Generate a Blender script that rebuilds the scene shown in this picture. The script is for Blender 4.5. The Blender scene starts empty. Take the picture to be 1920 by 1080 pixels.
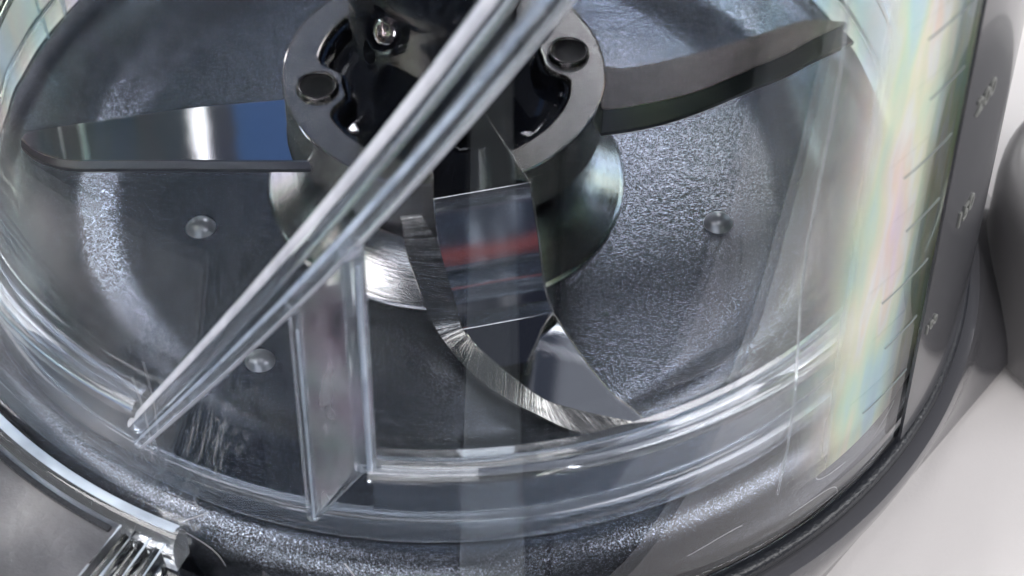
import bpy, bmesh, math, random
from mathutils import Vector, Matrix
R = math.radians
PI = math.pi
random.seed(4)
sc = bpy.context.scene
# ------------------------------------------------------------------ camera
cam_d = bpy.data.cameras.new('camera')
cam_d.lens = 84.9; cam_d.sensor_width = 36.0
cam_d.clip_start = 0.05; cam_d.clip_end = 200
cam = bpy.data.objects.new('camera', cam_d)
sc.collection.objects.link(cam); sc.camera = cam
r_ = Vector((0.99998, 0.004927, 0.004477)); u_ = Vector((-0.006658, 0.740112, 0.672451)); f_ = Vector((0.0, 0.672466, -0.740128))
M = Matrix.Identity(4)
for i in range(3):
    M[i][0] = r_[i]; M[i][1] = u_[i]; M[i][2] = -f_[i]; M[i][3] = (0.1296, -3.3284, 3.3306)[i]
cam.matrix_world = M
cam_d.dof.use_dof = True
cam_d.dof.focus_distance = 4.31
cam_d.dof.aperture_fstop = 2.4
# ------------------------------------------------------------------ studio light, with unseen lamps added for the mirrored highlights
w = bpy.data.worlds.new('World'); sc.world = w; w.use_nodes = True
nt = w.node_tree; nt.nodes.clear()
wo = nt.nodes.new('ShaderNodeOutputWorld'); bg = nt.nodes.new('ShaderNodeBackground')
tc = nt.nodes.new('ShaderNodeTexCoord'); sx = nt.nodes.new('ShaderNodeSeparateXYZ'); rp = nt.nodes.new('ShaderNodeValToRGB')
nt.links.new(tc.outputs['Generated'], sx.inputs[0]); nt.links.new(sx.outputs['Z'], rp.inputs[0])
nt.links.new(rp.outputs[0], bg.inputs[0]); nt.links.new(bg.outputs[0], wo.inputs[0])
cr = rp.color_ramp
cr.elements[0].position = 0.0; cr.elements[0].color = (0.05, 0.05, 0.055, 1)
cr.elements[1].position = 1.0; cr.elements[1].color = (0.05, 0.055, 0.075, 1)
e = cr.elements.new(0.49); e.color = (0.05, 0.052, 0.06, 1)
e = cr.elements.new(0.56); e.color = (0.16, 0.165, 0.18, 1)
e = cr.elements.new(0.75); e.color = (0.07, 0.08, 0.105, 1)
bg.inputs[1].default_value = 1.0

def area(name, loc, target, sx_, sy_, power, col=(1, 1, 1)):
    d = bpy.data.lights.new(name, 'AREA'); d.shape = 'RECTANGLE'; d.size = sx_; d.size_y = sy_
    d.energy = power; d.color = col
    o = bpy.data.objects.new(name, d); sc.collection.objects.link(o)
    o.location = loc
    o.rotation_euler = (Vector(target) - Vector(loc)).to_track_quat('-Z', 'Y').to_euler()
    return o
def lamp(name, loc, target, a, b, radiance, col=(1, 1, 1)):
    return area(name, loc, target, a, b, radiance * PI * a * b, col)
lamp('overhead_softbox', (-3.0, -1.6, 4.4), (0, 0, 0), 2.2, 2.2, 8.5, (1.0, 0.975, 0.96))
lamp('overhead_softbox', (4.3, -2.9, 4.0), (0.2, 0, 0), 2.0, 2.2, 10.5, (1.0, 0.975, 0.96))
lamp('overhead_softbox', (0.4, -1.2, 5.2), (0.1, -0.3, 0), 1.7, 1.0, 8.0, (1.0, 0.985, 0.97))  # added lamp, unseen, so the deck grain shows below the hub
lamp('side_softbox', (-4.2, 0.1, 2.0), (0, 0, 0), 1.6, 1.8, 5.5, (1.0, 0.985, 0.97))
lamp('side_softbox', (4.4, -0.9, 1.9), (0.6, 0, 0.2), 1.8, 1.6, 7.0, (0.97, 0.98, 1.0))
lamp('shoulder_fill', (-2.0, -6.3, 3.0), (0, 0, 0.1), 6.0, 1.6, 5.5, (1.0, 0.99, 0.98))  # added lamp behind the camera that brightens the deck shoulder
lamp('fillet_fill', (1.75, 4.1, 3.95), (0, 0, 0), 0.6, 1.4, 1.5, (1.0, 0.99, 0.98))  # this and the next: unseen lamps added for glints on the deck fillet
lamp('fillet_fill', (-1.25, 5.3, 1.7), (0, 0, 0), 0.9, 0.7, 9.0, (1.0, 0.99, 0.98))
lamp('boss_fill', (4.2, 3.4, 1.5), (0.2, 0, 0.1), 2.6, 1.8, 5.0, (1.0, 0.99, 0.98))  # this pair is added, out of view, to brighten the boss flare
lamp('boss_fill', (-4.0, 3.8, 1.5), (-0.2, 0, 0.1), 2.2, 1.8, 5.0, (1.0, 0.99, 0.98))
lamp('crescent_fill', (0.85, 4.3, 2.35), (-0.3, 0, 0), 0.8, 1.2, 24.0, (1.0, 0.99, 0.98))  # added lamp that gives the bright crescent on the left of the deck
lamp('blue_fill', (-0.76, 3.48, 3.68), (-0.4, 0, 0.2), 0.50, 1.8, 0.36, (0.0, 0.19, 0.62))  # added dim lamp, there for the blue mirrored in the left arm
lamp('grey_fill', (0.95, 3.10, 3.85), (0.3, -0.2, 0.1), 1.15, 2.4, 0.22, (0.95, 0.96, 1.0))  # added dim lamp, mirrored as grey in the front and right arms
lamp('strip_fill', (-1.17, 3.48, 3.64), (-0.48, -0.1, 0.2), 0.055, 1.3, 3.6, (1.0, 1.0, 1.0))  # added narrow lamp, mirrored as the white strip on the left arm
d = bpy.data.lights.new('stripe_fill', 'AREA'); d.shape = 'RECTANGLE'; d.size = 0.5; d.size_y = 3.8; d.energy = 0.42 * PI * 1.9; d.color = (0.85, 0.93, 1.0)
o = bpy.data.objects.new('stripe_fill', d); sc.collection.objects.link(o); o.location = (0.66, -3.9, -2.0); o.rotation_euler = (PI, 0, math.atan2(.19, .98))  # unseen lamp added for the pale stripe mirrored in the front wall
sc.view_settings.view_transform = 'Standard'; sc.view_settings.look = 'None'
sc.view_settings.exposure = 0.15; sc.view_settings.gamma = 1.0
cy = sc.cycles
cy.max_bounces = 28; cy.transmission_bounces = 24; cy.glossy_bounces = 10; cy.diffuse_bounces = 4; cy.transparent_max_bounces = 16
cy.sample_clamp_indirect = 40.0; cy.sample_clamp_direct = 0.0
cy.caustics_reflective = True; cy.caustics_refractive = True
cy.blur_glossy = 0.0
cy.use_denoising = True

# ------------------------------------------------------------------ materials
def mat(name, base=(0.5, 0.5, 0.5), rough=0.5, metal=0.0, ior=1.5, trans=0.0, spec=0.5, coat=0.0):
    m = bpy.data.materials.new(name); m.use_nodes = True
    b = m.node_tree.nodes['Principled BSDF']
    b.inputs['Base Color'].default_value = (*base, 1); b.inputs['Roughness'].default_value = rough
    b.inputs['Metallic'].default_value = metal; b.inputs['IOR'].default_value = ior
    b.inputs['Transmission Weight'].default_value = trans; b.inputs['Coat Weight'].default_value = coat
    b.inputs['Specular IOR Level'].default_value = spec
    return m, m.node_tree, b
def node(t, typ, **kw):
    n = t.nodes.new(typ)
    for k, v in kw.items(): setattr(n, k, v)
    return n
def noise(t, scale, detail=3, rough=0.5, vec=None, stretch=None, coord='Object'):
    n = node(t, 'ShaderNodeTexNoise'); n.inputs['Scale'].default_value = scale
    n.inputs['Detail'].default_value = detail; n.inputs['Roughness'].default_value = rough
    if vec is None:
        c = node(t, 'ShaderNodeTexCoord'); vec = c.outputs[coord]
    if stretch:
        mp = node(t, 'ShaderNodeMapping'); mp.inputs['Scale'].default_value = stretch
        t.links.new(vec, mp.inputs[0]); vec = mp.outputs[0]
    t.links.new(vec, n.inputs['Vector'])
    return n
def bump(t, b, height, strength, dist, inp='Normal', prev=None):
    bp = node(t, 'ShaderNodeBump'); bp.inputs['Strength'].default_value = strength; bp.inputs['Distance'].default_value = dist
    t.links.new(height, bp.inputs['Height'])
    if prev is not None: t.links.new(prev, bp.inputs['Normal'])
    t.links.new(bp.outputs[0], b.inputs[inp])
    return bp.outputs[0]
def ramp(t, fac, stops):
    r = node(t, 'ShaderNodeValToRGB'); els = r.color_ramp.elements
    els[0].position = stops[0][0]; els[0].color = (*stops[0][1], 1)
    els[1].position = stops[-1][0]; els[1].color = (*stops[-1][1], 1)
    for p_, c_ in stops[1:-1]:
        q = els.new(p_); q.color = (*c_, 1)
    t.links.new(fac, r.inputs[0])
    return r.outputs[0]

m_nub, t, b = mat('smooth_nub', (0.17, 0.18, 0.20), 0.3, 0.5)
# grained deck inside the bowl
m_deck, t, b = mat('grained_deck', (0.30, 0.32, 0.36), 0.22, 0.78)
n1 = noise(t, 270, 1.0, 0.5); n2 = noise(t, 480, 2, 0.5)
p1 = bump(t, b, n1.outputs[0], 0.34, 0.0031); bump(t, b, n2.outputs[0], 0.2, 0.0012, prev=p1)
n3 = noise(t, 7, 4, 0.6)
t.links.new(ramp(t, n3.outputs[0], [(0.3, (0.20, 0.20, 0.20)), (0.75, (0.25, 0.25, 0.25))]), b.inputs['Roughness'])
n4 = noise(t, 4, 5, 0.6)
cA = ramp(t, n4.outputs[0], [(0.3, (0.108, 0.119, 0.140)), (0.7, (0.126, 0.138, 0.160))])
cB = ramp(t, n1.outputs[0], [(0.36, (0.50, 0.50, 0.50)), (0.52, (0.97, 0.97, 0.97)), (0.66, (1.7, 1.7, 1.7))])
mm = node(t, 'ShaderNodeMix', data_type='RGBA', blend_type='MULTIPLY'); mm.inputs[0].default_value = 1.0
t.links.new(cA, mm.inputs[6]); t.links.new(cB, mm.inputs[7]); t.links.new(mm.outputs[2], b.inputs['Base Color'])

m_steel, t, b = mat('polished_steel', (0.55, 0.50, 0.51), 0.09, 1.0)
n = noise(t, 60, 4, 0.6, stretch=(1, 1, 1))
t.links.new(ramp(t, n.outputs[0], [(0.3, (0.06,) * 3), (0.8, (0.14,) * 3)]), b.inputs['Roughness'])
n = noise(t, 5, 2); bump(t, b, n.outputs[0], 0.1, 0.01)

m_mirror, t, b = mat('mirror_steel', (0.50, 0.51, 0.53), 0.035, 1.0)
n = noise(t, 6, 2, 0.5); p1 = bump(t, b, n.outputs[0], 0.02, 0.01)
n = noise(t, 700, 2); bump(t, b, n.outputs[0], 0.02, 0.0003, prev=p1)

m_dsatin, t, b = mat('dark_satin_steel', (0.095, 0.09, 0.09), 0.17, 1.0)
m_satin, t, b = mat('satin_steel', (0.29, 0.28, 0.27), 0.24, 0.85)
n = noise(t, 420, 2); bump(t, b, n.outputs[0], 0.12, 0.001)

m_dark_edge, t, b = mat('dark_ground_edge', (0.09, 0.095, 0.11), 0.3, 1.0)
# ground bevel: fine scratches across the edge, from UV
m_ground, t, b = mat('ground_bevel', (0.62, 0.60, 0.58), 0.2, 1.0)
uv = node(t, 'ShaderNodeUVMap')
n = noise(t, 1.0, 5, 0.75, vec=uv.outputs[0], stretch=(230, 0.22, 1))
t.links.new(ramp(t, n.outputs[0], [(0.34, (0.10, 0.10, 0.10)), (0.47, (0.34, 0.33, 0.32)), (0.56, (0.55, 0.54, 0.52)), (0.66, (0.72, 0.71, 0.70))]), b.inputs['Base Color'])
p1 = bump(t, b, n.outputs[0], 0.5, 0.0012)
n = noise(t, 1.0, 3, 0.6, vec=uv.outputs[0], stretch=(14, 0.6, 1)); bump(t, b, n.outputs[0], 0.12, 0.010, prev=p1)
# turned boss
m_turned, t, b = mat('brushed_boss', (0.29, 0.29, 0.30), 0.18, 1.0)
n = noise(t, 1.0, 4, 0.7, stretch=(4, 4, 260)); bump(t, b, n.outputs[0], 0.35, 0.003)

m_scratch, t, b = mat('scratch_white', (0.5, 0.5, 0.52), 0.4)
m_mark, t, b = mat('mark_grey', (0.20, 0.205, 0.195), 0.25)
m_tick, t, b = mat('tick_grey', (0.20, 0.23, 0.23), 0.35)
m_hole, t, b = mat('dimple_shade', (0.006, 0.006, 0.007), 0.6, 0.0, spec=0.15)  # black stands in for the shade inside the rivet dimples
m_black, t, b = mat('gloss_black', (0.004, 0.005, 0.008), 0.07, 0.0, 1.45)
n = noise(t, 9, 2); bump(t, b, n.outputs[0], 0.12, 0.01)
m_rubber, t, b = mat('black_seal', (0.018, 0.02, 0.026), 0.34)
n = noise(t, 170, 2); bump(t, b, n.outputs[0], 0.5, 0.004)

# clear polycarbonate with stress colours that belong to the moulding
def clear(name, rough=0.0, tint=(0.975, 0.985, 0.99), rainbow=0.0, wav=0.05, ior=1.45):
    m, t, b = mat(name, tint, rough, 0, ior, 1.0)
    n = noise(t, 3.0, 2, 0.5, stretch=(1, 1, 0.35)); p1 = bump(t, b, n.outputs[0], wav, 0.05)
    if rainbow > 0:
        c = node(t, 'ShaderNodeTexCoord')
        n = noise(t, 2.4, 3, 0.6, vec=c.outputs['Object'], stretch=(2.2, 2.2, 0.7))
        col = ramp(t, n.outputs[0], [(0.30, (0.70, 0.78, 0.95)), (0.40, (0.62, 0.90, 0.90)), (0.47, (0.72, 0.93, 0.70)), (0.53, (0.96, 0.96, 0.66)),
                                     (0.60, (0.98, 0.80, 0.68)), (0.67, (0.95, 0.78, 0.92)), (0.75, (0.75, 0.80, 0.97))])
        # strength follows the distance from the middle axis (gate stress at the two sides)
        s = node(t, 'ShaderNodeSeparateXYZ'); t.links.new(c.outputs['Object'], s.inputs[0])
        ab = node(t, 'ShaderNodeMath', operation='ABSOLUTE'); t.links.new(s.outputs['X'], ab.inputs[0])
        mr = node(t, 'ShaderNodeMapRange'); mr.inputs[1].default_value = 0.45; mr.inputs[2].default_value = 0.8; mr.inputs[4].default_value = rainbow
        t.links.new(ab.outputs[0], mr.inputs[0])
        mx = node(t, 'ShaderNodeMix', data_type='RGBA'); mx.inputs[6].default_value = (*tint, 1)
        t.links.new(mr.outputs[0], mx.inputs[0]); t.links.new(col, mx.inputs[7]); t.links.new(mx.outputs[2], b.inputs['Base Color'])
    return m
m_wall = clear('clear_wall', 0.0, (0.975, 0.98, 1.0), 0.0, 0.03, 1.27)
m_sleeve = clear('clear_sleeve', 0.0, (0.96, 0.975, 1.0), 0.7, 0.03, 1.13)
m_rib = clear('clear_rib', 0.03, (0.93, 0.96, 1.0), 0.0, 0.02)
m_rib.node_tree.nodes['Principled BSDF'].inputs['Transmission Weight'].default_value = 0.975  # slight milkiness paints in the pale light on clear ribs
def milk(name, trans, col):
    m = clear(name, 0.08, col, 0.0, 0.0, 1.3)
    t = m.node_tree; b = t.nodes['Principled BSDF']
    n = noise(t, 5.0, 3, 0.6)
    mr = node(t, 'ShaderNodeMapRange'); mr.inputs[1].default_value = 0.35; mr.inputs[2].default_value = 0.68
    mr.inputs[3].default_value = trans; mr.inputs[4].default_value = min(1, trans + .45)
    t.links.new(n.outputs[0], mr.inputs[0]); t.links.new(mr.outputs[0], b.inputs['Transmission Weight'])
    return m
m_plate = clear('plate_haze', 0.02, (0.86, 0.90, 0.96), 0.0, 0.03, 1.25)
t = m_plate.node_tree; b = t.nodes['Principled BSDF']
n = noise(t, 4.0, 3, 0.6, stretch=(3, 3, 1)); mr = node(t, 'ShaderNodeMapRange'); mr.inputs[1].default_value = 0.36; mr.inputs[2].default_value = 0.60
mr.inputs[3].default_value = 0.70; mr.inputs[4].default_value = 0.97  # milky patches and tints stand in for haze in the clear web
t.links.new(n.outputs[0], mr.inputs[0]); t.links.new(mr.outputs[0], b.inputs['Transmission Weight'])
n = noise(t, 6.0, 2, 0.5, stretch=(2, 2, 1))
t.links.new(ramp(t, n.outputs[0], [(0.35, (0.78, 0.92, 0.90)), (0.5, (0.92, 0.92, 0.95)), (0.65, (0.94, 0.84, 0.93))]), b.inputs['Base Color'])
m_milk = milk('milky_highlight', 0.22, (0.90, 0.91, 0.96)); m_milk2 = milk('milky_highlight_faint', 0.40, (0.82, 0.90, 1.0))  # pale milk painted as highlights on the clear edges
m_web = clear('clear_web', 0.0, (0.95, 0.975, 1.0), 0.3, 0.04, 1.2)
m_skirt = clear('skirt_sheen', 0.02, (0.84, 0.91, 1.0), 0.0, 0.05, 1.3)
m_skirt.node_tree.nodes['Principled BSDF'].inputs['Transmission Weight'].default_value = 0.965  # blue-white milkiness stands in for bright reflections on the clear skirt
m_band = clear('band_sheen', 0.06, (0.84, 0.91, 1.0), 0.0, 0.05, 1.35)
m_band.node_tree.nodes['Principled BSDF'].inputs['Transmission Weight'].default_value = 0.945  # reflected brightness of the clear lower band is put into its colour
m_prism = clear('clear_prism', 0.0, (0.96, 0.98, 1.0), 0.25, 0.06, 1.55)

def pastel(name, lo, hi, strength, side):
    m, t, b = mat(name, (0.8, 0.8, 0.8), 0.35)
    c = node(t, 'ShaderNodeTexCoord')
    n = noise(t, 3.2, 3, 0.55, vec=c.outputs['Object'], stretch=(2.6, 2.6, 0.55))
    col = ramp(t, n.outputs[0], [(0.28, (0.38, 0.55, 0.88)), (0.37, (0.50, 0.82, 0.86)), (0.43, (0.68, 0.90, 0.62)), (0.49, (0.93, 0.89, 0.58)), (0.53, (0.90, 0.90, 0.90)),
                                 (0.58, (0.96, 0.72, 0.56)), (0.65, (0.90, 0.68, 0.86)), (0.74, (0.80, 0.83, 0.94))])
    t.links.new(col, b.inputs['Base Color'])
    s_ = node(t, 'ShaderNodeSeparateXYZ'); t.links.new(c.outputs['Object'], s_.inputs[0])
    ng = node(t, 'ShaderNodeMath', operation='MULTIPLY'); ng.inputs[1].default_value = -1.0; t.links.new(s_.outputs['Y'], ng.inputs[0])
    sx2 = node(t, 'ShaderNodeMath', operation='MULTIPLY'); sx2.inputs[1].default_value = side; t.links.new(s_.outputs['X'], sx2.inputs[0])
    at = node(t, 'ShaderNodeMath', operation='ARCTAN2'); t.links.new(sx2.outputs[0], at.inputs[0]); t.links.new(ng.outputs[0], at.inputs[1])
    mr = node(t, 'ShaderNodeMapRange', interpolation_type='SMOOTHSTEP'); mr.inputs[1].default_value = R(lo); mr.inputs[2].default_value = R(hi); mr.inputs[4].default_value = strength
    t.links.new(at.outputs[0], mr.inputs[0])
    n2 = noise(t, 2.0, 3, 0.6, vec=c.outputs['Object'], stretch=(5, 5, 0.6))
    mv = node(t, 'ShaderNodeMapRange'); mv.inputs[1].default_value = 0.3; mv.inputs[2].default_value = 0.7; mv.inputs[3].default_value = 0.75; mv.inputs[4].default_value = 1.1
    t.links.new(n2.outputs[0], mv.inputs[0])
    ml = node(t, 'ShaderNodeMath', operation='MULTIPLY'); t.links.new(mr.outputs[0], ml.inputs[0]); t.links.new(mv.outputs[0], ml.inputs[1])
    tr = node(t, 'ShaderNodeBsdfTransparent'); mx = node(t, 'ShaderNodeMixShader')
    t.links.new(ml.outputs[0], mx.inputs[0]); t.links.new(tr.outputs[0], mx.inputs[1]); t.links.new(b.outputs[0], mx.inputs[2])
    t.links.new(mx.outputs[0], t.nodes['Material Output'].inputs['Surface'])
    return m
m_pastR = pastel('pastel_sheen', 38.0, 50, 0.62, 1.0)  # bright reflections and rainbow tints of the clear wall, painted as colour
m_pastL = pastel('pastel_sheen_faint', 62, 82, 0.35, -1.0)
m_strip, t, b = mat('edge_shade_grey', (0.045, 0.047, 0.055), 0.2, coat=0.3)
m_bead = clear('bright_bead', 0.04, (0.93, 0.96, 1.0), 0.0, 0.01, 1.5)
m_bead.node_tree.nodes['Principled BSDF'].inputs['Transmission Weight'].default_value = 0.95  # slight milk stands in for bright surroundings seen in the beads
m_base, t, b = mat('gloss_grey_base', (0.085, 0.085, 0.095), 0.16, 0.2, coat=0.3)
n = noise(t, 300, 2); bump(t, b, n.outputs[0], 0.06, 0.001)
m_table, t, b = mat('white_table', (0.72, 0.69, 0.69), 0.42)
n = noise(t, 150, 3, 0.6); bump(t, b, n.outputs[0], 0.25, 0.004)
m_shelf, t, b = mat('smoky_shelf', (0.42, 0.42, 0.44), 0.3, 0.55)
n = noise(t, 2.0, 3, 0.5)
t.links.new(ramp(t, n.outputs[0], [(0.36, (0.02, 0.024, 0.035)), (0.50, (0.20, 0.20, 0.215)), (0.64, (0.46, 0.45, 0.46))]), b.inputs['Base Color'])
n = noise(t, 45, 4, 0.6); bump(t, b, n.outputs[0], 0.35, 0.008)
m_floor, t, b = mat('studio_floor', (0.05, 0.05, 0.055), 0.7)
m_red, t, b = mat('red_ring', (0.60, 0.10, 0.07), 0.5)

# ------------------------------------------------------------------ helpers
def link(name, me, m, parent=None, smooth=35):
    for p_ in me.polygons: p_.use_smooth = True
    me.set_sharp_from_angle(angle=R(smooth))
    o = bpy.data.objects.new(name, me); sc.collection.objects.link(o)
    if m: me.materials.append(m)
    if parent: o.parent = parent
    return o
def build(name, vs, fs, m, parent=None, smooth=35, loops_uv=None, recalc=True):
    me = bpy.data.meshes.new(name); me.from_pydata([tuple(v) for v in vs], [], fs)
    if recalc:
        bm = bmesh.new(); bm.from_mesh(me); bmesh.ops.recalc_face_normals(bm, faces=bm.faces); bm.to_mesh(me); bm.free()
    me.update()
    return link(name, me, m, parent, smooth)
def P(r, a, z):     # a in degrees, 0 towards the camera, positive to the right
    return (r * math.sin(R(a)), -r * math.cos(R(a)), z)
def lathe(name, prof, m, parent=None, a0=0, a1=360, seg=160, closed=True, smooth=35):
    """prof: list of (r, z). closed: closed cross-section (a ring); else an open profile line."""
    full = abs(a1 - a0) >= 359.9
    n = seg if full else seg + 1
    k = len(prof); vs = []; fs = []
    for i in range(n):
        a = a0 + (a1 - a0) * i / seg
        for (r, z) in prof: vs.append(P(r, a, z))
    for i in range(seg):
        i2 = (i + 1) % n
        for j in range(k if closed else k - 1):
            j2 = (j + 1) % k
            fs.append((i * k + j, i * k + j2, i2 * k + j2, i2 * k + j))
    if closed and not full:
        fs.append(tuple(range(k))); fs.append(tuple((n - 1) * k + j for j in reversed(range(k))))
    return build(name, vs, fs, m, parent, smooth)
def rrect(r0, r1, z0, z1, c, n=4):   # rounded cross-section
    out = []
    for (cx, cz, s) in ((r1 - c, z0 + c, -90), (r1 - c, z1 - c, 0), (r0 + c, z1 - c, 90), (r0 + c, z0 + c, 180)):
        for i in range(n + 1):
            t_ = R(s + 90 * i / n); out.append((cx + c * math.cos(t_), cz + c * math.sin(t_)))
        # hold the flats flat: one more point just past each corner, so that shading normals do not bend along them
        t_ = R(s + 90); dx, dz = -math.sin(t_), math.cos(t_)
        ln = (z1 - z0 - 2 * c) if abs(dz) > .5 else (r1 - r0 - 2 * c)
        if ln > 4 * c:
            x_, z_ = cx + c * math.cos(t_), cz + c * math.sin(t_)
            out.append((x_ + dx * c * .6, z_ + dz * c * .6)); out.append((x_ + dx * (ln - c * .6), z_ + dz * (ln - c * .6)))
    return out
def sweep(name, stations, m, parent=None, smooth=40, caps=True):
    """stations: list of rings (each a list of 3-D points, same count)."""
    k = len(stations[0]); vs = [p_ for s in stations for p_ in s]; fs = []
    for i in range(len(stations) - 1):
        for j in range(k):
            j2 = (j + 1) % k
            fs.append((i * k + j, i * k + j2, (i + 1) * k + j2, (i + 1) * k + j))
    if caps:
        fs.append(tuple(range(k))); b0 = (len(stations) - 1) * k; fs.append(tuple(b0 + j for j in reversed(range(k))))
    return build(name, vs, fs, m, parent, smooth)
def empty(name, loc=(0, 0, 0)):
    o = bpy.data.objects.new(name, None); sc.collection.objects.link(o); o.location = loc
    o.empty_display_size = 0.1
    return o
def tag(o, label=None, cat=None, group=None, kind=None):
    if label: o['label'] = label
    if cat: o['category'] = cat
    if group: o['group'] = group
    if kind: o['kind'] = kind
    return o

# ------------------------------------------------------------------ setting: table and floor
def slab(name, x0, x1, y0, y1, z0, z1, c, m, parent=None):
    bm = bmesh.new()
    bmesh.ops.create_cube(bm, size=1.0)
    for v in bm.verts:
        v.co = Vector((x0 + (v.co.x + .5) * (x1 - x0), y0 + (v.co.y + .5) * (y1 - y0), z0 + (v.co.z + .5) * (z1 - z0)))
    bmesh.ops.bevel(bm, geom=list(bm.edges), offset=c, segments=4, profile=0.5, affect='EDGES')
    me = bpy.data.meshes.new(name); bm.to_mesh(me); bm.free()
    return link(name, me, m, parent, 30)
tb = slab('table', -1.7, 5.5, -1.2, 6.5, -0.72, -0.42, 0.03, m_table)
tag(tb, kind='structure')
fl = build('floor', [(-40, -40, -7.5), (40, -40, -7.5), (40, 40, -7.5), (-40, 40, -7.5)], [(0, 1, 2, 3)], m_floor)
tag(fl, kind='structure')

# ------------------------------------------------------------------ motor base
base = empty('motor_base', (0, 0, -0.42)); tag(base, 'glossy grey motor base standing on the white table under the clear bowl', 'motor base')
bz = -base.location.z
def up(o):   # child given in world numbers
    o.location = (0, 0, bz); return o
def rsq(a, half, rad, turn):   # polar radius of a rounded square at angle a
    th = R(a - turn); c_, s_ = abs(math.cos(th)), abs(math.sin(th))
    lo, hi = 0.0, 3.0
    for _ in range(36):
        mid = (lo + hi) / 2; x, y = mid * c_, mid * s_
        qx, qy = max(x - (half - rad), 0), max(y - (half - rad), 0)
        inside = (math.hypot(qx, qy) <= rad) if (x > half - rad or y > half - rad) else True
        if inside and x <= half and y <= half: lo = mid
        else: hi = mid
    return lo
levels = [(-0.138, 0.0, 0.985), (-0.134, 0.0, 1.035), (-0.142, 0.0, 1.052), (-0.165, 0.05, 1.058), (-0.22, 0.25, 1.06), (-0.29, 0.6, 1.06), (-0.35, 0.9, 1.055), (-0.39, 1.0, 1.05), (-0.404, 1.0, 1.04), (-0.408, 1.0, 1.02)]
st = []
for (z, k, rr) in levels:
    ring = []
    for i in range(200):
        a = 360 * i / 200
        sq = rsq(a, 0.985, 0.42, 52) - (1.05 - rr if k == 1.0 else 0)
        r0 = rr * (1 - k) + sq * k
        ring.append(P(r0, a, z))
    st.append(ring)
up(sweep('housing', st, m_base, base, 30))
up(lathe('foot', [(0.9, -0.419), (0.94, -0.419), (0.94, -0.403), (0.9, -0.403)], m_rubber, base))
up(lathe('seal', rrect(0.90, 1.03, -0.13, -0.098, 0.012), m_rubber, base))

# deck: dished floor, shoulder and the outer gutter
prof = [(0.30, 0.0), (0.36, 0.0), (0.45, -0.001), (0.55, -0.001), (0.60, 0.0), (0.625, 0.0005), (0.642, 0.003), (0.658, 0.0085), (0.674, 0.016), (0.690, 0.0242), (0.704, 0.0300), (0.718, 0.0338), (0.735, 0.0355), (0.78, 0.0350), (0.84, 0.032), (0.88, 0.031), (0.905, 0.029), (0.925, 0.023), (0.940, 0.013),
        (0.952, -0.001), (0.961, -0.016), (0.968, -0.033), (0.974, -0.054), (0.979, -0.08), (0.979, -0.126)]
deck = up(lathe('deck', prof, m_deck, base, closed=False, seg=200, smooth=60))
for (x, y) in ((0.524, -0.115), (-0.325, -0.468), (-0.467, -0.136), (-0.546, 0.484)):
    ring = []
    for i in range(7):
        t_ = PI / 2 * i / 6; rr = 0.026 * math.cos(t_) + (0.004 if i == 0 else 0); zz = 0.021 * math.sin(t_) - 0.003
        ring.append([(x + max(rr, .0006) * math.cos(2 * PI * j / 20), y + max(rr, .0006) * math.sin(2 * PI * j / 20), zz) for j in range(20)])
    up(sweep('nub', ring, m_nub, base, 60))

# round knob housing standing up at the right-hand corner of the base
st = []
for (r, z) in ((0.335, -0.405), (0.335, -0.10), (0.332, -0.07), (0.320, -0.045), (0.295, -0.030), (0.20, -0.024), (0.001, -0.022)):
    st.append([(1.425 + r * math.cos(2 * PI * j / 64), 0.02 + r * math.sin(2 * PI * j / 64), z) for j in range(64)])
m_corner, t, b = mat('soft_grey_housing', (0.16, 0.155, 0.16), 0.35)
up(sweep('corner_housing', st, m_corner, base, 50))

# ------------------------------------------------------------------ blade carrier and blades
blade = empty('blade_assembly', (0, 0, 0.0))
tag(blade, 'steel chopping blade with three curved arms on a black hub and ring carrier', 'blade')
# boss under the ring
lathe('boss', [(0.20, 0.165), (0.258, 0.165), (0.258, 0.060), (0.20, 0.060)], m_dsatin, blade, seg=160, smooth=40)
lathe('boss_flare', [(0.20, 0.095), (0.2595, 0.095), (0.2605, 0.085), (0.266, 0.068), (0.277, 0.051), (0.292, 0.037), (0.309, 0.0255), (0.325, 0.016), (0.338, 0.009), (0.346, 0.005), (0.347, 0.002), (0.20, 0.002)], m_turned, blade, seg=160, smooth=60)
# ring with two inward lobes, open towards the camera where the front blade passes
def inner(a):
    r = 0.243
    for c_ in (-78, 102):
        d = (a - c_ + 180) % 360 - 180
        r -= 0.052 / (1 + (abs(d) / 13.5) ** 7)
    return r
a0, a1, N = 29.0, 357.5, 260
zt, zb_, c_ = 0.282, 0.172, 0.006
st = []
for i in range(N + 1):
    a = a0 + (a1 - a0) * i / N; ri = inner(a)
    cc_ = 0.0022; sec = [(ri, zb_), (ri, zt - cc_), (ri + cc_, zt), (0.30 - cc_, zt), (0.30, zt - cc_), (0.30, zb_ + cc_), (0.30 - cc_, zb_)]
    st.append([P(r, a, z) for (r, z) in sec])
sweep('carrier_ring', st, m_satin, blade, 28)
lathe('ring_edge', [(0.2995, 0.276), (0.3018, 0.276), (0.3022, 0.279), (0.3005, 0.2832), (0.2985, 0.284), (0.2980, 0.2825)], m_steel, blade, a0=29.5, a1=357, seg=150)
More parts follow.
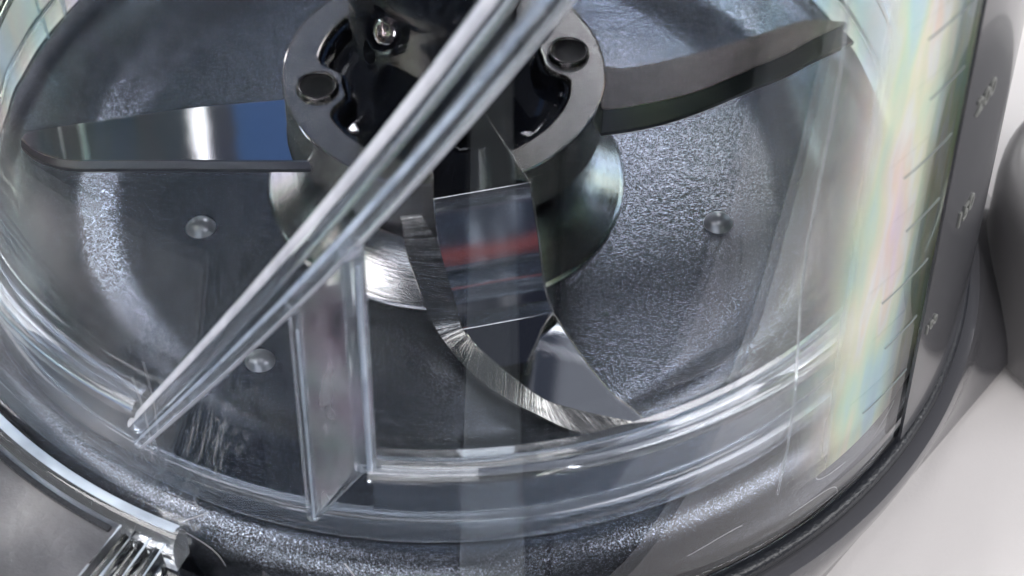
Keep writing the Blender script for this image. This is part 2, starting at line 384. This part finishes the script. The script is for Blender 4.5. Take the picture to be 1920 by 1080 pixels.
# rivets: dished pins standing in the lobes
for a in (-78, 102):
    cx, cy_, _ = P(0.238, a, 0)
    def rv(pr, m, nm, par=blade):
        return sweep(nm, [[(cx + r * math.cos(2 * PI * j / 32), cy_ + r * math.sin(2 * PI * j / 32), z) for j in range(32)] for (r, z) in pr], m, par, 60)
    riv = rv([(0.0400, 0.276), (0.0400, 0.2870), (0.0385, 0.2905), (0.0360, 0.2915), (0.0335, 0.2900), (0.0325, 0.2870), (0.0325, 0.276)], m_dsatin, 'rivet')
    rv([(0.0327, 0.277), (0.0327, 0.2880), (0.0305, 0.2862), (0.027, 0.2842), (0.020, 0.2830), (0.012, 0.2826), (0.0005, 0.2825)], m_hole, 'rivet_dimple', riv)
# black moulded dish in the ring
lathe('dish', [(0.04, 0.150), (0.04, 0.232), (0.175, 0.232), (0.205, 0.236), (0.222, 0.247), (0.232, 0.256), (0.238, 0.255), (0.2415, 0.245), (0.2415, 0.150)], m_black, blade, seg=160, smooth=50)
# inner raised lip that follows the lobes
st = []
for i in range(241):
    a = 31 + 325 * i / 240; ri = inner(a) - 0.002
    st.append([P(ri + dr, a, z) for dr, z in ((0, 0.245), (0, 0.266), (-0.004, 0.272), (-0.010, 0.272), (-0.016, 0.262), (-0.022, 0.245))])
sweep('dish_lip', st, m_black, blade, 50)
# shaft: lower lobed neck and wider cap
def lobed(r, z, amp, n=3, ph=20):
    return [P(r * (1 + amp * math.cos(R(n * (360 * j / 96 - ph)))), 360 * j / 96, z) for j in range(96)]
sweep('neck', [lobed(0.135, 0.232, .06), lobed(0.130, 0.245, .06), lobed(0.126, 0.30, .06), lobed(0.128, 0.325, .06), lobed(0.134, 0.342, .06), lobed(0.134, 0.344, .06)], m_black, blade, 40)
sweep('cap', [lobed(0.148, 0.344, .07), lobed(0.157, 0.352, .07), lobed(0.162, 0.41, .07), lobed(0.165, 0.49, .07), lobed(0.172, 0.53, .06), lobed(0.184, 0.56, .05), lobed(0.188, 0.60, .04), lobed(0.18, 0.74, .03), lobed(0.165, 0.76, .03)], m_black, blade, 40)
# screw on the camera side of the cap
sa = -43.0; sc_c = Vector(P(0.160, sa, 0.488)) + Vector((0.018, -0.004, 0)); nrm = Vector(P(1, sa, 0.0)); nrm = (nrm + Vector((0, 0, .55))).normalized()
ux = nrm.cross(Vector((0, 0, 1))).normalized(); uy = ux.cross(nrm).normalized() * -1
def disc(prof, m, name, parent, n=32, star=0):
    st = []; k_ = 1.22
    for (r, h) in prof:
        ring = []
        for j in range(n):
            th = 2 * PI * j / n
            rr = r * (1 + (star * math.cos(6 * th) if r < 0.0125 else 0))
            ring.append(sc_c + ux * rr * k_ * math.cos(th) + uy * rr * k_ * math.sin(th) + nrm * h * k_)
        st.append(ring)
    return sweep(name, st, m, parent, 40)
collar = disc([(0.036, -0.02), (0.036, 0.010), (0.034, 0.014), (0.031, 0.013), (0.029, 0.006), (0.027, -0.002)], m_black, 'screw_collar', blade)
disc([(0.0235, -0.004), (0.0235, 0.006), (0.0215, 0.0105), (0.017, 0.0125), (0.0122, 0.0128), (0.0115, 0.0118), (0.010, 0.003), (0.0004, 0.002)], m_steel, 'screw', blade, n=48, star=.14)

def cat(p, t_):
    n = len(p); i = min(int(t_), n - 2); u = t_ - i
    p0, p1, p2, p3 = (Vector(p[max(i - 1, 0)]), Vector(p[i]), Vector(p[i + 1]), Vector(p[min(i + 2, n - 1)]))
    return 0.5 * ((2 * p1) + (p2 - p0) * u + (2 * p0 - 5 * p1 + 4 * p2 - p3) * u * u + (3 * p1 - p0 - 3 * p2 + p3) * u ** 3)
def curve_pts(segs, sub=6, rad=0.0022):
    """segs: lists of points; each list is a smooth run, runs meet in a small rounded bend."""
    runs = []
    for sg in segs:
        n = len(sg); runs.append([cat(sg, i / sub) for i in range((n - 1) * sub + 1)])
    out = list(runs[0])
    for r2 in runs[1:]:
        c_ = out[-1]
        k1 = len(out) - 1
        while k1 > 0 and (out[k1] - c_).length < rad: k1 -= 1
        d1 = (out[k1] - c_).normalized() * rad + c_
        k2 = 0
        while k2 < len(r2) - 1 and (r2[k2] - c_).length < rad: k2 += 1
        d2 = (r2[k2] - c_).normalized() * rad + c_
        out = out[:k1 + 1] + [d1 * (1 - q) ** 2 + c_ * 2 * q * (1 - q) + d2 * q * q for q in (0, .17, .33, .5, .67, .83, 1)] + r2[k2:]
    return out
def plate(name, L, Q, th, m, parent, smooth=24):
    """A bent strip through matching left and right points, with thickness on its back."""
    n = min(len(L), len(Q)); st = []
    for i in range(n):
        j0, j1 = max(i - 1, 0), min(i + 1, n - 1)
        tg = (L[j1] + Q[j1] - L[j0] - Q[j0])
        nn = (Q[i] - L[i]).cross(tg)
        if nn.length < 1e-9: nn = Vector((0, 0, 1))
        nn.normalize()
        if nn.z < 0: nn = -nn
        wd = (Q[i] - L[i]); e_ = wd.normalized() * min(0.0022, wd.length * .2)
        d = nn * 0.0022
        st.append([L[i] - d, L[i] + e_, Q[i] - e_, Q[i] - d, Q[i] - nn * th, L[i] - nn * th])
    return sweep(name, st, m, parent, smooth)
def uvstrip(name, A, B, m, parent, lift=(0, 0, 0.0), sub=8):
    """The ground bevel: a strip between two edge lines with u along the edge."""
    def cr_(p, t_):
        n = len(p); i = min(int(t_), n - 2); u = t_ - i
        p0, p1, p2, p3 = (Vector(p[max(i - 1, 0)]), Vector(p[i]), Vector(p[i + 1]), Vector(p[min(i + 2, n - 1)]))
        return 0.5 * ((2 * p1) + (p2 - p0) * u + (2 * p0 - 5 * p1 + 4 * p2 - p3) * u * u + (3 * p1 - p0 - 3 * p2 + p3) * u ** 3)
    n = len(A); ts = [i / sub for i in range((n - 1) * sub + 1)]
    a_ = [cr_(A, t_) + Vector(lift) for t_ in ts]; b_ = [cr_(B, t_) + Vector(lift) for t_ in ts]
    k = len(ts); dn = Vector((0, 0.004, -0.012))
    vs = a_ + b_ + [x + dn for x in a_] + [x + dn for x in b_]
    fs = []
    for i in range(k - 1):
        fs += [(i, i + 1, k + i + 1, k + i), (2 * k + i, 3 * k + i, 3 * k + i + 1, 2 * k + i + 1),
               (i, 2 * k + i, 2 * k + i + 1, i + 1), (k + i, k + i + 1, 3 * k + i + 1, 3 * k + i)]
    fs += [(0, k, 3 * k, 2 * k), (k - 1, 3 * k - 1, 4 * k - 1, 2 * k - 1)]
    o = build(name, vs, fs, m, parent, 40)
    me = o.data; uvl = me.uv_layers.new(name='UVMap')
    s = [0.0]
    for i in range(1, k): s.append(s[-1] + ((a_[i] + b_[i]) / 2 - (a_[i - 1] + b_[i - 1]) / 2).length)
    for lp in me.loops:
        vi = lp.vertex_index; uvl.data[lp.index].uv = (s[vi % k], 1.0 if (vi // k) % 2 else 0.0)
    return o

# front arm: root over the ring, steep drop, flat curved end
Zf = .046
def steep(x, z): return (x, -0.3412 + (0.2256 * (x + 0.0108) + 0.3728 * (z - 0.29)) / 0.9001, z)
LA, LB = steep(-0.0108, .29), steep(0.0391, Zf)
RA, RB = steep(0.1596, .29), steep(0.2031, Zf)
fr_L = curve_pts([[(-0.03, -0.04, .29), (-0.02, -0.20, .29), LA],
                  [LA, steep(-0.0021, .2034), steep(0.0239, .1015), LB],
                  [LB, (0.0775, -0.4862, Zf), (0.1686, -0.5791, Zf), (0.2250, -0.6092, Zf), (0.3560, -0.6470, Zf)]])
fr_R = curve_pts([[(0.0435, -0.0553, .29), (0.1040, -0.180, .29), RA],
                  [RA, steep(0.1740, .2034), steep(0.1876, .1015), RB],
                  [RB, (0.2502, -0.4847, Zf), (0.3010, -0.5718, Zf), (0.3469, -0.6204, Zf), (0.3619, -0.6475, Zf)]])
def resample(A, B):
    return (A, B) if len(A) == len(B) else (A[:min(len(A), len(B))], B[:min(len(A), len(B))])
fr_L, fr_R = resample(fr_L, fr_R)
front = plate('blade_arm', fr_L, fr_R, 0.012, m_mirror, blade)
EDGE_PTS = fr_R
bo = [(-0.0700, -0.3570, .2640), (-0.0643, -0.3680, .2440), (-0.0603, -0.3831, .2100), (-0.0331, -0.4144, .1218), (0.0006, -0.4420, .0400), (0.0734, -0.5405, .033), (0.1686, -0.6137, .033), (0.2620, -0.6612, .035), (0.3635, -0.6500, .041)]
bi = [(-0.0330, -0.3520, .2640), (-0.0220, -0.3600, .2440), steep(-0.0021, .2034), steep(0.0239, .1015), (0.0391, -0.4310, .050), (0.0775, -0.4862, .0455), (0.1686, -0.5791, .0455), (0.2250, -0.6092, .0455), (0.3600, -0.6465, .0455)]
uvstrip('bevel', bo, bi, m_ground, front, (0, -0.0006, 0.0010))
# filler web between the ring wall and the bevel
# left arm
ZL = .214
la_far = [(-0.262, 0.002, ZL), (-0.315, -0.009, ZL), (-0.474, -0.032, ZL), (-0.631, -0.065, ZL), (-0.776, -0.100, ZL)]
la_near = [(-0.215, -0.166, ZL), (-0.275, -0.172, ZL), (-0.519, -0.172, ZL), (-0.706, -0.170, ZL), (-0.786, -0.120, ZL)]
left = plate('blade_arm', curve_pts([la_near]), curve_pts([la_far]), 0.010, m_mirror, blade)
lb = [(x, y - .009, z - .010) for (x, y, z) in la_near]
uvstrip('bevel', lb, la_near, m_dark_edge, left, (0, -0.001, -0.001), sub=4)
# right arm
ra_far = [(0.262, 0.120, .2), (0.308, 0.107, .2), (0.351, 0.104, .2), (0.476, 0.141, .2), (0.634, 0.210, .2), (0.709, 0.242, .2), (0.792, 0.236, .2)]
ra_near = [(0.262, -0.015, .2), (0.305, -0.015, .2), (0.369, -0.002, .2), (0.471, 0.031, .2), (0.628, 0.122, .2), (0.690, 0.165, .2), (0.775, 0.222, .2)]
ra_bot = [(0.262, -0.048, .165), (0.308, -0.043, .17), (0.3785, -0.028, .17), (0.470, 0.010, .17), (0.639, 0.106, .17), (0.7465, 0.176, .17), (0.807, 0.210, .172)]
right = plate('blade_arm', curve_pts([ra_near]), curve_pts([ra_far]), 0.02, m_dsatin, blade)
uvstrip('bevel', ra_bot, ra_near, m_dark_edge, right, (0, -0.001, 0.000), sub=5)

# ------------------------------------------------------------------ clear bowl
bowl = empty('clear_bowl', (0, 0, 0.0))
tag(bowl, 'clear plastic processor bowl with moulded ribs and raised measuring marks around the blade', 'bowl')
lathe('outer_wall', rrect(0.985, 1.015, -0.09, 1.62, 0.013, 5), m_wall, bowl, seg=256, smooth=60)
lathe('inner_wall', rrect(0.872, 0.896, 0.070, 1.58, 0.010, 5), m_sleeve, bowl, seg=256, smooth=60)
lathe('side_sheen', [(0.955, -0.06), (0.965, -0.06), (0.965, 1.58), (0.955, 1.58)], m_pastR, bowl, a0=37.5, a1=63, seg=60, smooth=60)  # added sheets that carry the painted brightness of the side walls
lathe('side_sheen', [(0.955, -0.06), (0.965, -0.06), (0.965, 1.58), (0.955, 1.58)], m_pastL, bowl, a0=-88, a1=-60, seg=60, smooth=60)
lathe('edge_shade_strip', rrect(1.0165, 1.0225, -0.085, 1.6, 0.0025), m_strip, bowl, a0=54.6, a1=100, seg=60, smooth=60)  # added strip standing in for the dark refraction at the wall's edge
lathe('lower_band', [(0.898, 0.054), (0.905, 0.050), (0.916, 0.054), (0.922, 0.066), (0.922, 0.105), (0.917, 0.118), (0.905, 0.124), (0.898, 0.122)], m_band, bowl, seg=256, smooth=60)
lathe('skirt', rrect(0.9015, 0.9095, 0.126, 0.236, 0.002), m_skirt, bowl, a0=-6.0, a1=329, seg=230, smooth=60)
lathe('ledge', [(0.898, 0.238), (0.935, 0.240), (0.944, 0.247), (0.947, 0.257), (0.944, 0.268), (0.935, 0.276), (0.898, 0.280)], m_rib, bowl, a0=-6.0, a1=329, seg=230, smooth=60)
# helical rib
def helix_z(a): return 0.210 + (a + 30.0) * 0.02665
st = []
for i in range(61):
    a = -31 + 50.0 * i / 60
    hw = 0.040 + 0.034 * (i / 60) ; zc = helix_z(a)
    sec = []
    # two beads joined by a thin web
    for (dz, r) in ((-hw, .899), (-hw - .012, .915), (-hw - .010, .938), (-hw + .002, .945), (-hw + .014, .936), (-hw + .022, .914), (hw - .030, .914), (hw - .024, .936), (hw - .006, .950), (hw + .014, .948), (hw + .024, .934), (hw + .022, .912), (hw + .008, .899)):
        sec.append(P(r, a, zc + dz))
    st.append(sec)
st = []
for i in range(61):
    a = -31 + 50.0 * i / 60; q = i / 60; zc = helix_z(a); lo_ = .010 + .064 * q; hi_ = .038 + .03 * q
    st.append([P(.905, a, zc - lo_), P(.918, a, zc - lo_), P(.918, a, zc + hi_), P(.905, a, zc + hi_)])
drib = sweep('diagonal_rib', st, m_web, bowl, 55)
def helix_bead(name, off, r0_, r1_, m, parent, t0=0, t1=360, grow=0.0, k=18, thick=0.0012):
    st = []
    for i in range(61):
        q = i / 60; a = -31.5 + 50.5 * q; zc = helix_z(a) + off(q); rb_ = r0_ + (r1_ - r0_) * q + grow
        def pt(th, rr): return P(.928 + rr * math.sin(th), a - math.degrees(rr * math.cos(th) * 0.88 / .928), zc + rr * math.cos(th) * 0.47)
        if t1 - t0 >= 360: sec = [pt(2 * PI * j / k, rb_) for j in range(k)]
        else:
            ths = [R(t0 + (t1 - t0) * j / 6) for j in range(7)]
            sec = [pt(th, rb_ + thick) for th in ths] + [pt(th, rb_) for th in reversed(ths)]
        st.append(sec)
    return sweep(name, st, m, parent, 60)
upo = lambda q: 0.038 + 0.030 * q
loo = lambda q: -0.010 - 0.064 * q
b1 = helix_bead('bead', upo, .015, .0225, m_bead, drib)
b2 = helix_bead('bead', loo, .0085, .0235, m_bead, drib)
helix_bead('edge_highlight', upo, .015, .0225, m_milk, drib, 8, 62, .0006)  # raised milky ribbons stand in for bright refraction in the beads
helix_bead('edge_highlight', loo, .0085, .0235, m_milk, drib, 112, 168, .0006)
helix_bead('edge_highlight', loo, .0085, .0235, m_milk2, drib, 20, 52, .0006)
END_ = True
aL, aR = -12.1, -6.1
def zL(a): return helix_z(a) - 0.050
secs = []
for fz in (0, .02, .06, .2, .5, .8, 1.0):
    ring = []
    for (a, r) in ((aL, .903), (aL, .926), (aL + .7, .934), (aR - 1.2, .922), (aR, .922), (aR, .903)):
        k = (a - aL) / (aR - aL); z0_ = 0.115 + 0.165 * max(0, min(1, k)); ring.append(P(r, a, z0_ + (zL(a) - z0_) * fz))
    secs.append(ring)
urib = sweep('upright_rib', secs, m_plate, bowl, 50)
def tube(name, pts, rad, m, parent, k=14):
    st = []
    for i, p_ in enumerate(pts):
        p0, p1 = Vector(pts[max(i - 1, 0)]), Vector(pts[min(i + 1, len(pts) - 1)])
        tg = (p1 - p0).normalized(); ou = Vector((p_[0], p_[1], 0)).normalized(); ou = (ou - tg * ou.dot(tg)).normalized(); sd = tg.cross(ou)
        rr = rad[i] if isinstance(rad, (list, tuple)) else rad
        st.append([Vector(p_) + ou * rr * math.cos(2 * PI * j / k) + sd * rr * math.sin(2 * PI * j / k) for j in range(k)])
    return sweep(name, st, m, parent, 60)
tube('edge_highlight', [P(.9365, aL + .25, .122 + (zL(aL) - .05) * i / 10) for i in range(9)], 0.0022, m_milk2, urib)
tube('edge_highlight', [P(.944, aR + .35, .282 + (zL(aR) - .20) * i / 10) for i in range(9)], 0.0045, m_milk2, urib)
tube('bead', [P(.928, -31.6, helix_z(-31.6) - .012 + .052 * i / 4) for i in range(5)], .010, m_bead, drib)
tube('bead', [P(.927, aL, .113 + (zL(aL) - .113) * i / 10) for i in range(11)], 0.0115, m_bead, urib)
tube('bead', [P(.932, aR - .2, .278 + (zL(aR) - .278) * i / 10) for i in range(11)], 0.0185, m_bead, urib)
tube('bead', [P(.927, aL + (aR - aL) * i / 6, .111 + .165 * i / 6) for i in range(7)], 0.007, m_bead, urib)
# graduation lines and numbers, raised on the outer wall
def arcbar(a0, a1, z, h, name='graduation_line', r0=1.0155, r1=1.0175):
    st = [[P(r0, a, z - h), P(r1, a, z - h * .6), P(r1, a, z + h * .6), P(r0, a, z + h)] for a in [a0 + (a1 - a0) * i / 16 for i in range(17)]]
    return sweep(name, st, m_tick, bowl, 30)
for k, z in enumerate((0.13, 0.27, 0.412, 0.555, 0.70, 0.842, 0.985)):
    arcbar(46 if k % 2 == 0 else 48, 53.5, z, 0.0012)
def wrap_text(s, a_mid, z, size, name='measuring_number'):
    cu = bpy.data.curves.new(name, 'FONT'); cu.body = s; cu.size = size; cu.extrude = 0.0012; cu.bevel_depth = 0.0006; cu.bevel_resolution = 1
    cu.align_x = 'CENTER'; cu.align_y = 'CENTER'; cu.resolution_u = 6
    o = bpy.data.objects.new('t', cu); sc.collection.objects.link(o)
    dg = bpy.context.evaluated_depsgraph_get(); dg.update()
    me = bpy.data.meshes.new_from_object(o.evaluated_get(dg)); bpy.data.objects.remove(o)
    for v in me.vertices:
        a = a_mid + math.degrees(v.co.x / 1.024); v.co = Vector(P(1.0240 + v.co.z, a, z + v.co.y))
    me.materials.clear()
    ob = link(name, me, m_mark, bowl, 40)
    return ob
wrap_text('200', 59.4, 0.70, 0.050); wrap_text('150', 60.2, 0.425, 0.050); wrap_text('100', 56.6, 0.20, 0.030)

# thin mould seams and hairline scratches on the wall
tube('mould_seam', [P(.975, 36.5 + .6 * math.sin(i), 0.02 + 1.5 * i / 12) for i in range(13)], .0020, m_rib, bowl)
for (a_, z0_, z1_, rr_) in ((-117.5, -0.02, 0.9, .006), (-113.0, 0.02, 0.9, .004)):
    tube('rear_rib', [P(.93, a_, z0_ + (z1_ - z0_) * i / 6) for i in range(7)], rr_, m_milk2, bowl)
def scratch(p0, p1, bow, wd=.0007):
    st = []
    for i in range(13):
        q = i / 12; a = p0[0] + (p1[0] - p0[0]) * q + bow * math.sin(PI * q) * 4; z = p0[1] + (p1[1] - p0[1]) * q + bow * .03 * math.sin(PI * q)
        w_ = wd * math.sin(PI * (q * .9 + .05))
        st.append([P(1.0151, a - w_ * 40, z - w_), P(1.0156, a, z), P(1.0151, a + w_ * 40, z + w_)])
    sweep('scratch', st, m_scratch, bowl, 60)
for sc_ in (((37, -.02), (44, -.06), .5), ((40, .05), (44.5, .02), -.3), ((-24, .08), (-20, .02), .2), ((-21, .16), (-24.5, .10), .0), ((25, .01), (31, .03), .25),
            ((-8, .10), (-6.5, -.01), .1), ((6, .02), (9, .06), -.2), ((-27, .45), (-26.3, .25), .1), ((-25.5, .50), (-25.2, .33), .05), ((49, .02), (52, .07), .2)):
    scratch(*sc_)

# bright ground edge along the right-hand side of the front arm
k_ = [Vector(p_) + Vector((0.0006, -0.0004, 0.0004)) for p_ in EDGE_PTS]
st = []
for i, p_ in enumerate(k_):
    tg = (k_[min(i + 1, len(k_) - 1)] - k_[max(i - 1, 0)]).normalized(); s1 = tg.orthogonal().normalized(); s2 = tg.cross(s1)
    up_ = Vector((0, 0, 1)); s1 = (up_ - tg * up_.dot(tg)); s1 = s1.normalized() if s1.length > 1e-3 else Vector((0, -1, 0)); s2 = tg.cross(s1)
    st.append([p_ + (s1 * math.cos(2 * PI * j / 8) + s2 * math.sin(2 * PI * j / 8)) * .0015 for j in range(8)])
sweep('ground_edge', st, m_satin, front, 60)

# ------------------------------------------------------------------ clear handle bracket, lower left
br = empty('handle_bracket', (-0.75, -1.1, 0.0)); tag(br, 'clear moulded handle bracket with smoky top and ribbed end, lower left of bowl', 'bracket')
bo_ = Vector((0.75, 1.1, 0.0))
def dn_(o): o.location = bo_; return o
dn_(lathe('top_plate', rrect(1.045, 1.62, 0.055, 0.085, 0.010), m_shelf, br, a0=-100, a1=-29.5, seg=120))
dn_(lathe('clear_rim', [(1.020, 0.030), (1.062, 0.030), (1.066, 0.085), (1.060, 0.104), (1.048, 0.114), (1.034, 0.112), (1.024, 0.102), (1.020, 0.090)], m_bead, br, a0=-100, a1=-23.6, seg=160, smooth=60))
dn_(lathe('rim_highlight', [(1.026, 0.1065), (1.034, 0.1125), (1.046, 0.1145), (1.047, 0.1162), (1.034, 0.1142), (1.025, 0.1080)], m_milk2, br, a0=-100, a1=-24, seg=160, smooth=60))
dn_(lathe('rim_groove', [(1.067, 0.084), (1.078, 0.084), (1.078, 0.090), (1.067, 0.090)], m_rubber, br, a0=-100, a1=-30, seg=160, smooth=60))
for k, a in enumerate((-28.2, -26.6, -25.0)):
    st = []
    for r in (1.070, 1.074, 1.3, 1.50):
        cc = [(-.62, .0), (-.62, .06), (-.40, .092), (0.0, .100), (.40, .092), (.62, .06), (.62, .0)]
        st.append([P(r, a + da * (1.07 / r), z - (0.01 if r == 1.070 else 0)) for da, z in cc])
    dn_(sweep('end_rib', st, m_prism, br, 50))
for a in (-28.9, -27.4, -25.8, -24.3):
    dn_(tube('rib_highlight', [P(1.066 + .09 * i, a * (1 - .0) ,   .1035) for i in range(5)], .0026, m_milk2, br))  # milky tubes painted as glints along the rib edges
dn_(lathe('foot', [(1.030, -0.40), (1.5, -0.40), (1.5, -0.012), (1.030, -0.012)], m_black, br, a0=-29, a1=-22.6, seg=20))
dn_(lathe('skirt', [(1.08, -0.38), (1.6, -0.38), (1.6, 0.05), (1.08, 0.05)], m_base, br, a0=-100, a1=-30, seg=60))

# ------------------------------------------------------------------ made-up canister, put out of view for the front blade to mirror
can = empty('canister_prop', (1.68, -4.35, -7.5)); tag(can, 'added dark canister with a thin red ring, out of view, mirrored in the front blade', 'canister')
def cyl_(name, prof, m):
    o = lathe(name, prof, m, can, seg=64, closed=True); return o
m_can, t, b = mat('canister_grey', (0.035, 0.04, 0.06), 0.12)
cyl_('prop_stand', [(0.0, 0.0), (0.30, 0.0), (0.30, 0.03), (0.05, 0.06), (0.05, 6.76), (0.20, 6.8), (0.20, 6.82), (0.0, 6.82)], m_black)
cyl_('barrel', [(0.0, 6.822), (0.40, 6.822), (0.41, 6.835), (0.41, 7.62), (0.40, 7.64), (0.39, 7.65), (0.0, 7.65)], m_can)
z = 7.425
cyl_('red_ring', [(0.405, z - .022), (0.424, z - .020), (0.424, z + .020), (0.405, z + .022)], m_red)
